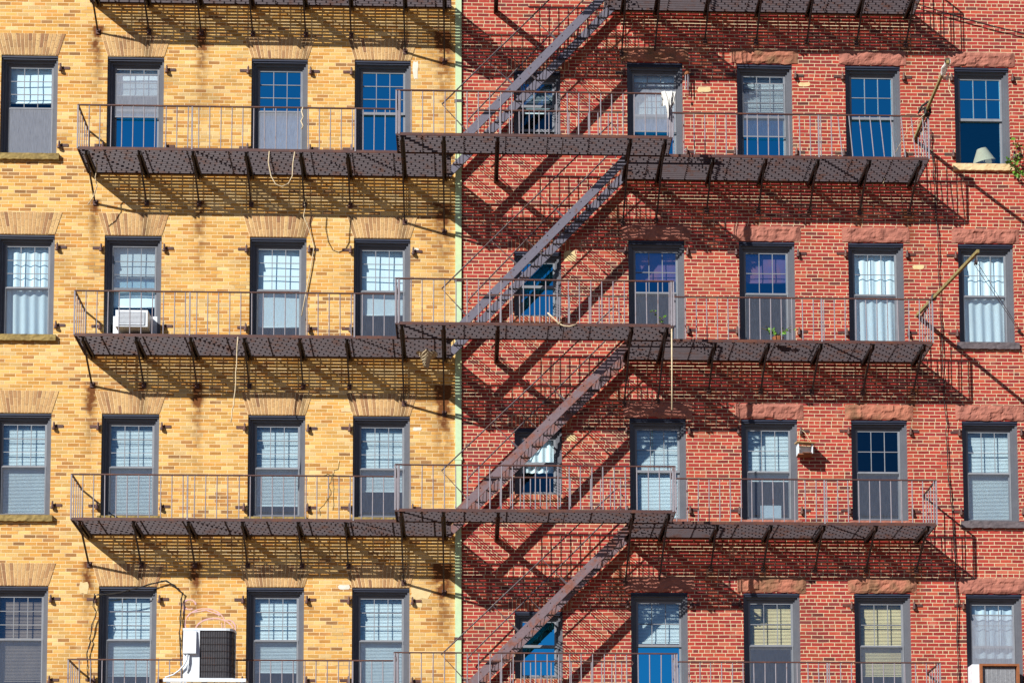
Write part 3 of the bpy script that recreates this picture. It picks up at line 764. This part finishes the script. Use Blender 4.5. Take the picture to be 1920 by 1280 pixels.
rope('rope', 'slack pale rope loop hanging under the upper balcony on the yellow side', 'rope', [(-3.534,-.97,17.86),(-3.55,-.97,17.65),(-3.50,-.97,17.40),(-3.42,-.97,17.25),(-3.31,-.97,17.205),(-3.19,-.97,17.26),(-3.12,-.97,17.40),(-3.11,-.97,17.65),(-3.08,-.97,17.85)], .010, 'rope')
rope('rope', 'thin pale rope hanging straight under the middle balcony on the yellow side', 'rope', bez((-4.06,-.97,14.43),(-4.10,-.97,13.45),0,6,.008,1)+bez((-4.12,-.97,13.3),(-4.17,-.97,12.88),0,4,.012,2), .010, 'rope')
rope('rope', 'taut pale rope hanging from the bridge down to the third row brownstone lintel', 'rope', [(3.603,-1.60,14.43),(3.600,-1.60,13.7),(3.594,-1.60,12.95)], .013, 'rope')
rope('rope', 'knotted yellowish rope sagging along the middle bridge before a bathroom window', 'rope', [(1.42,-1.64,14.66),(1.5,-1.65,14.58),(1.58,-1.66,14.50),(1.62,-1.67,14.46),(1.66,-1.66,14.50),(1.60,-1.66,14.47),(1.70,-1.66,14.42),(1.80,-1.66,14.41),(1.92,-1.65,14.45)], .014, 'rope')
rope('rope', 'twisted white cord tied to the upper left railing between two windows', 'rope', [(-2.94,-.98,18.68),(-2.96,-.985,18.6),(-2.93,-.985,18.5),(-2.97,-.985,18.42),(-2.93,-.985,18.33),(-2.96,-.985,18.27)], .013, 'rope')
rope('rope', 'frayed white cord dangling at the far left end of the upper balcony', 'rope', [(-6.72,-.5,17.88),(-6.70,-.45,17.75),(-6.74,-.4,17.6),(-6.71,-.38,17.45),(-6.78,-.36,17.25),(-6.88,-.33,17.12)], .010, 'rope')
rope('rope', 'white cord tied around the strut foot above the second window of the yellow wall', 'rope', [(-2.99,-.10,17.36),(-2.96,-.12,17.2),(-2.99,-.12,17.05),(-2.90,-.05,16.85),(-2.80,-.03,16.5),(-2.86,-.03,16.1),(-2.95,-.03,15.6),(-3.02,-.03,15.2)], .010, 'rope')
def cable(label, pts, n=2, r=.009, mat='black', seed=0):
    b = MB(); rnd = random.Random(seed)
    for k in range(n):
        b.tube([Vector(p)+Vector((rnd.uniform(-.018,.018), -.012-.012*rnd.random(), rnd.uniform(-.012,.012))) for p in pts], r, 5)
    o = b.build('cable', M[mat], None, smooth=True); tag(o, label, 'cable')
def dense(pts, n=4, wob=.012, seed=0):
    r = random.Random(seed); out = []
    for p, q in zip(pts[:-1], pts[1:]):
        for k in range(n):
            t = k/n; v = Vector(p).lerp(Vector(q), t); out.append(v+Vector((r.uniform(-wob,wob),0,r.uniform(-wob,wob))))
    out.append(Vector(pts[-1])); return out
cable('black cables arching over a bottom row window then dropping behind the condenser', dense([(-6.66,-.03,9.99),(-6.35,-.05,10.0),(-6.0,-.06,10.09),(-5.65,-.06,10.19),(-5.42,-.05,10.255),(-5.28,-.04,10.16),(-5.13,-.03,10.03),(-5.15,-.03,9.7),(-5.16,-.03,9.3),(-5.14,-.03,8.9),(-5.12,-.03,8.4)], 3, .008, 3), 4, .0075, seed=4)
cable('loose bundle of thin black wires hanging left of a bottom row yellow side window', dense([(-6.68,-.06,9.98),(-6.69,-.04,9.6),(-6.74,-.03,9.2),(-6.80,-.03,8.9),(-6.78,-.03,8.4)], 4, .03, 8), 3, .0055, seed=9)
cable('pair of long thin black cables running down the red wall past three floors', dense([(8.66,-.03,18.9),(8.70,-.03,18.0),(8.75,-.03,16.77),(8.776,-.03,15.65),(8.792,-.03,14.03),(8.842,-.03,13.12),(8.872,-.03,12.2),(8.909,-.03,11.6),(8.959,-.03,10.3),(8.958,-.03,8.2)], 6, .012, 12), 2, .0065, seed=13)
cable('dark cable slanting across the upper right corner of the red wall', bez((8.437,-.05,21.334),(10.9,-.05,20.70),.05,10), 2, .008, seed=14)

# ------------------------------------------------------------------ things on the balconies and walls
# rag over the bridge rail
b = MB(); yr = -D2
def ragf(u, v):
    s = (v-.40)*2; x = 3.575+(u-.5)*(.235-.09*max(0,s))+.016*math.sin(v*9+u*5); f = .030*math.sin(u*15+v*2)+.016*math.sin(u*31+v*7)
    if s < 0: return (x, yr+.035+f-s*.03, 18.712+s*.26)
    return (x+.035*s, yr-.035+f*(.4+s)-.01*s, 18.712-s*(.27+.10*math.sin(u*5.5+1)+.05*math.sin(u*13)))
b.grid(ragf, 30, 20); tag(b.build('rag', M['rag'], None, smooth=True), 'crumpled white rag thrown over the upper bridge railing', 'rag')
# window air conditioner
ac = thing('window_air_conditioner', 'white window air conditioner standing on a sill in the yellow wall, behind the railing', 'air conditioner', (-6.06,-.06,14.83))
b = MB(); b.hexa([(-.29,-.27,.02),(.29,-.27,.02),(.29,.30,.06),(-.29,.30,.06),(-.29,-.27,.33),(.29,-.27,.33),(.29,.30,.37),(-.29,.30,.37)]); b.build('case', M['white'], ac)
b = MB(); b.box(-.215,-.279,.06, .215,-.2705,.285); b.build('coil', M['grille'], ac)
b = MB()
for k in range(10): b.box(-.215,-.286,.066+k*.0225, .215,-.2795,.066+k*.0225+.009)
for x in (-.235,.222): b.box(x,-.288,.05, x+.013,-.2705,.296)
b.box(-.222,-.288,.285,.222,-.2705,.296); b.box(-.222,-.288,.05,.222,-.2705,.061); b.build('grille', M['white'], ac)
b = MB(); b.box(-.41,.155,.02, -.292,.17,.38); b.box(.292,.155,.02, .41,.17,.38); b.build('side_panel', M['white'], ac)
# heat pump condenser on its bench
bz = 8.205
bn = thing('equipment_bench', 'white angle iron bench under the large condenser at the bottom edge', 'bench', (-4.52,-1.2,bz))
b = MB(); b.box(-.71,-.20,-.06,.71,-.185,0); b.box(-.71,.185,-.06,.71,.20,0); b.box(-.71,-.184,-.006,-.66,.184,-.001); b.box(.66,-.184,-.006,.71,.184,-.001); b.box(-.1,-.184,-.006,.0,.184,-.001); b.build('top_rail', M['white'], bn)
for x in (-.66, .62):
    for y in (-.18, .14): 
        b = MB(); b.box(x,y,-.39,x+.04,y+.04,-.061); b.build('leg', M['white'], bn)
cd = thing('condenser', 'large white heat pump condenser with dark mesh coil on the bottom balcony', 'condenser', (-4.46,-1.2,bz))
b = MB(); b.box(-.44,-.165,.005,-.185,.165,.845); b.box(-.185,.12,.005,.43,.165,.845)
prof = [(-.45,-.17),(.30,-.17),(.36,-.155),(.41,-.11),(.435,-.04),(.44,.17),(-.45,.17)]
b.quad(*[(x,y,.885) for x,y in prof]); b.quad(*[(x,y,.845) for x,y in reversed(prof)])
for (p, q) in zip(prof, prof[1:]+prof[:1]): b.quad((p[0],p[1],.845),(q[0],q[1],.845),(q[0],q[1],.885),(p[0],p[1],.885))
b.box(-.185,-.168,.005,-.155,-.13,.845)
b.box(-.44,-.166,.0,.43,-.15,.012); b.build('cabinet', M['white'], cd)
b = MB(); pf = [(-.155,-.150),(.29,-.150),(.345,-.137),(.392,-.095),(.415,-.03),(.42,.12)]
for (p, q) in zip(pf[:-1], pf[1:]): b.quad((p[0],p[1],.012),(q[0],q[1],.012),(q[0],q[1],.845),(p[0],p[1],.845))
b.build('coil', M['coil'], cd)
b = MB(); pf2 = [(x*1.006+.002, y-.012) for x, y in pf]
for k in range(1, 7):
    z = .012+.833*k/7; b.tube([(x,y,z) for x,y in pf2], .0042, 4)
for k in range(12):
    x = -.145+k*.0405; b.tube([(x,-.163,.012),(x,-.163,.845)], .0038, 4)
for p in pf2[2:5]: b.tube([(p[0],p[1],.012),(p[0],p[1],.845)], .003, 4)
b.build('coil_guard', M['iron_dark'], cd)
b = MB(); b.hexa([(-.43,-.165,.44),(-.215,-.165,.44),(-.215,-.1655,.45),(-.43,-.1655,.45),(-.43,-.165,.84),(-.215,-.165,.84),(-.215,-.1655,.84),(-.43,-.1655,.84)])
b.hexa([(-.435,-.235,.43),(-.21,-.235,.43),(-.21,-.166,.43),(-.435,-.166,.43),(-.435,-.20,.83),(-.21,-.20,.83),(-.21,-.166,.83),(-.435,-.166,.83)]); b.build('valve_cover', M['white'], cd)
b = MB(); b.tube([(-.36,-.20,.43),(-.37,-.21,.32),(-.42,-.215,.22),(-.50,-.21,.13),(-.60,-.20,.06),(-.74,-.19,.015)], .014, 8); b.tube([(-.33,-.19,.43),(-.335,-.20,.3),(-.345,-.19,.18),(-.36,-.17,.1)], .012, 8); b.build('cable', M['white'], cd, smooth=True)
# table lamp inside the upper right window
lp = thing('table_lamp', 'white table lamp with tilted cream shade inside the upper right window', 'lamp', (9.80,.45,18.33))
b = MB(); b.lathe([(.07,0),(.115,.02),(.12,.06),(.09,.12),(.04,.16),(.018,.18)], (0,0,0), 20); b.build('base', M['white'], lp, smooth=True)
b = MB(); b.tube([(0,0,.17),(.0,0,.32)], .010, 8); b.build('stem', M['iron_dark'], lp)
b = MB(); b.lathe([(.222,.0),(.09,.26)], (-.01,-.0,.175), 28, Vector((-.20,-.16,1)), closed=False); b.lathe([(.218,.001),(.087,.26)], (-.01,-.0,.175), 28, Vector((-.20,-.16,1)), closed=False); b.build('lamp_shade', M['lamp'], lp, smooth=True)
# plants
def leafy(root, stems, nleaf, size, seed, spread):
    r = random.Random(seed); b = MB()
    for st in stems: b.tube(st, .006, 5)
    b.build('stem', M['stem'], root)
    b = MB()
    for k in range(nleaf):
        st = r.choice(stems); i = r.randrange(len(st)-1); p = Vector(st[i]).lerp(Vector(st[i+1]), r.random())
        p += Vector((r.gauss(0,spread), r.gauss(0,spread*.6)-.015, r.gauss(0,spread*.7)))
        d = Vector((r.gauss(0,1), r.gauss(-.6,.6), r.gauss(-.1,.7))).normalized(); n = d.cross(Vector((r.gauss(0,1), r.gauss(0,1), r.gauss(.6,1)))).normalized(); s = d.cross(n)
        L = size*r.uniform(.6,1.3); w = L*.36
        b.quad(p, p+d*L*.45+n*w+s*.1*L, p+d*L, p+d*L*.45-n*w+s*.1*L)
    b.build('leaves', M['leaf'], root)
pl = thing('climbing_plant', 'bright green leafy vine growing from the sill beside the lamp window', 'plant', (10.24,-.06,18.13))
leafy(pl, [[(-.02,-.02,0),(.0,-.04,.2),(.02,-.05,.42),(-.02,-.05,.60)],[(.0,-.02,.02),(.08,-.05,.22),(.10,-.04,.40)],[(0,-.02,.0),(.06,-.05,-.08),(.1,-.06,-.12)],[(0,-.03,.12),(-.12,-.04,.16),(-.16,-.05,.14)]], 70, .085, 3, .035)
pl = thing('pot_plant', 'small fern in a grey pot on the middle bridge before a pink curtained window', 'plant', (3.42,-1.35,14.48))
b = MB(); b.lathe([(.05,0),(.075,.10),(.08,.11)], (0,0,0), 14); b.build('pot', M['slate_sill'], pl)
leafy(pl, [[(0,0,.1),(-.05,-.02,.26),(-.12,-.04,.33),(-.18,-.05,.31)],[(0,0,.1),(.04,-.02,.22),(.12,-.03,.25)],[(0,0,.1),(.0,-.04,.2)]], 22, .05, 8, .02)
pl = thing('pot_plant', 'spiky green pot plant on the second balcony before the other pink curtained window', 'plant', (5.62,-.75,14.48))
b = MB(); b.lathe([(.07,0),(.10,.10),(.105,.12)], (0,0,0), 14); b.build('pot', M['wood_brown'], pl)
leafy(pl, [[(0,0,.1),(.12*math.cos(a),-.02,.22),(.30*math.cos(a),-.06,.26+.06*math.sin(a*3))] for a in (0,.6,1.2,1.9,2.5,3.1)], 34, .075, 12, .015)
tw = MB()
for p in ([(-2.30,-.97,11.93),(-2.45,-.97,11.95),(-2.52,-.97,11.93)],[(-2.36,-.97,11.93),(-2.33,-.98,12.02),(-2.27,-.98,12.05),(-2.25,-.98,12.18)],[(-2.36,-.97,11.95),(-2.42,-.98,11.75),(-2.40,-.97,11.6),(-2.48,-.97,11.45),(-2.6,-.97,11.32),(-2.58,-.97,11.2)],[(-2.36,-.97,11.92),(-2.34,-.97,11.6),(-2.36,-.97,11.3)]): tw.tube(dense(p, 3, .012, 3), .008, 5)
tag(tw.build('dry_twig', M['stem'], None), 'dry forked twig clinging to the railing between two venetian blind windows', 'twig')
# birdhouse tray hanging by the third row red window
bh = thing('birdhouse', 'small open wooden birdhouse with white sides hung by strings on the red wall', 'birdhouse', (6.18,-.18,12.60))
b = MB(); b.hexa([(-.165,-.155,.215),(.175,-.155,.195),(.175,.14,.245),(-.165,.14,.265),(-.165,-.155,.235),(.175,-.155,.215),(.175,.14,.265),(-.165,.14,.285)]); b.build('roof', M['wood'], bh)
b = MB(); b.hexa([(-.14,-.10,.0),(.13,-.10,.0),(.13,.10,.0),(-.14,.10,.0),(-.14,-.10,.02),(.13,-.10,.02),(.13,.10,.02),(-.14,.10,.02)]); b.box(-.06,-.135,.021,.11,-.10,.03); b.build('floor_board', M['wood_brown'], bh)
for x in (-.14, .115):
    b = MB(); b.box(x,-.10,.021, x+.018,.10,.20); b.build('side_wall', M['white'], bh)
b = MB(); b.box(-.12,.085,.021,.113,.10,.20); b.build('back_wall', M['shade'], bh)
b = MB(); b.tube([(-.11,-.05,.255),(-.07,.10,.50),(-.035,.13,.535)], .005, 4); b.tube([(.12,-.05,.23),(.02,.10,.48),(-.035,.13,.535)], .005, 4); b.build('string', M['rope'], bh)
# wind chime
wc = thing('wind_chime', 'dark wind chime hanging right of the topmost red window under its lintel', 'wind chime', (4.10,-.10,19.88))
b = MB(); b.lathe([(.005,.16),(.02,.12),(.05,.0),(.045,-.02)], (0,0,0), 10); b.build('cap', M['wood_brown'], wc)
for k in range(5):
    a = k*1.257; b = MB(); b.tube([(.036*math.cos(a),.036*math.sin(a),-.03),(.036*math.cos(a),.036*math.sin(a),-.22-.03*k)], .008, 6); b.build('chime_tube', M['iron_pale'], wc)
b = MB(); b.tube([(0,0,-.02),(0,0,-.42)], .003, 4); b.box(-.02,-.004,-.48,.02,.004,-.42); b.build('clapper', M['wood_brown'], wc)
# pale bundle wedged under the middle balcony by the downpipe
b = MB()
def bun(u, v):
    x = (u-.5)*.40*(1-.62*v*abs(u-.5)*2)*(1-.25*v); dz = .30*(1-abs(u-.5)*1.3)+.05
    return (-.72+x+.02*math.sin(v*6), -.30-.13*(1-abs(u-.5)*2)+.02*math.sin(u*23)*v, 14.435-dz*v+.015*math.sin(u*17))
b.grid(bun, 24, 10); b.grid(lambda u, v: Vector(bun(u, v))+Vector((0,.035+.06*(1-v),0)), 24, 10)
tag(b.build('cloth_bundle', M['rope'], None, smooth=True), 'pale crumpled bundle hanging under the middle balcony beside the downpipe', 'bundle')
# box standing inside the third row red window
cb = thing('cardboard_box', 'plain white box standing inside a third row red wall window', 'box', (5.62,.30,11.52))
b = MB(); b.box(-.19,-.02,.0,.19,.025,.29); b.build('box_body', M['white'], cb); b = MB(); b.box(-.07,-.0225,.06,.07,-.0205,.066); b.build('box_seam', M['grille'], cb)
# wood framed air conditioner in the bottom right window
wa = thing('window_air_conditioner', 'old air conditioner in a brown wooden surround in the bottom right window', 'air conditioner', (9.58,-.05,8.24))
b = MB(); b.box(-.43,-.22,.0,-.30,.15,.50); b.build('side_panel', M['white'], wa)
b = MB(); b.box(-.30,-.28,.0,-.255,.15,.50); b.box(.375,-.28,.0,.42,.15,.50); b.box(-.255,-.28,.462,.375,.15,.50); b.build('surround', M['wood_brown'], wa)
b = MB(); b.box(-.255,-.20,.0,.375,.14,.462); b.build('case', M['tan_metal'] if 'tan_metal' in M else M['coil'], wa)
b = MB()
for k in range(26): b.box(-.235,-.214,.02+k*.0165,.355,-.2005,.02+k*.0165+.008)
for k in range(8): b.box(-.235+k*.082,-.217,.02,-.230+k*.082,-.2145,.45)
b.build('grille', M['grille'], wa)
# stray cloth on the stair landing
b = MB(); b.grid(lambda u, v: (.22+.12*u+.03*math.sin(v*9), -.86+.05*math.sin(u*7+v*5), 14.52+.22*v*(1-.4*u)+.03*math.sin(u*8)), 6, 8)
tag(b.build('rag', M['rag'], None, smooth=True), 'small twisted white rag caught at the foot of the middle stair', 'rag')

# ------------------------------------------------------------------ light, sky, camera
SUN = Vector((-.994,-1,.812)).normalized()
L = bpy.data.lights.new('sun', 'SUN'); L.energy = 5.0; L.angle = math.radians(.5); L.color = (1.0,.955,.88)
so = bpy.data.objects.new('sun', L); COL.objects.link(so); so.location = (-20,-20,40)
so.rotation_euler = SUN.to_track_quat('Z', 'Y').to_euler()
wd = bpy.data.worlds.new('World'); S.world = wd; wd.use_nodes = True
nt = wd.node_tree; bg = nt.nodes['Background']
sk = nt.nodes.new('ShaderNodeTexSky'); sk.sky_type = 'NISHITA'; sk.sun_disc = False
sk.sun_elevation = math.asin(SUN.z); sk.sun_rotation = math.atan2(SUN.x, SUN.y); sk.air_density = .6; sk.dust_density = 0.0; sk.ozone_density = 4.0
nt.links.new(sk.outputs[0], bg.inputs[0]); bg.inputs[1].default_value = .05

cam = bpy.data.cameras.new('camera'); co = bpy.data.objects.new('camera', cam); COL.objects.link(co); S.camera = co
R = Vector((0.999452210,-0.032977654,-0.002784664)); Uv = Vector((0.000009753,-0.083847980,0.996478558)); Fw = Vector((0.033095014,0.995932724,0.083801727))
mw = Matrix(((R.x,Uv.x,-Fw.x,0),(R.y,Uv.y,-Fw.y,-34.0),(R.z,Uv.z,-Fw.z,1.7),(0,0,0,1)))
co.matrix_world = mw
cam.sensor_width = 36; cam.lens = 3569.537/1920*36; cam.shift_x = (960-993.043)/1920; cam.shift_y = (1677.917-640)/1920
cam.clip_end = 2000; cam.clip_start = .1
S.view_settings.view_transform = 'Standard'; S.view_settings.look = 'None'; S.view_settings.gamma = 1; S.view_settings.exposure = .55
S.cycles.max_bounces = 8; S.cycles.transparent_max_bounces = 16
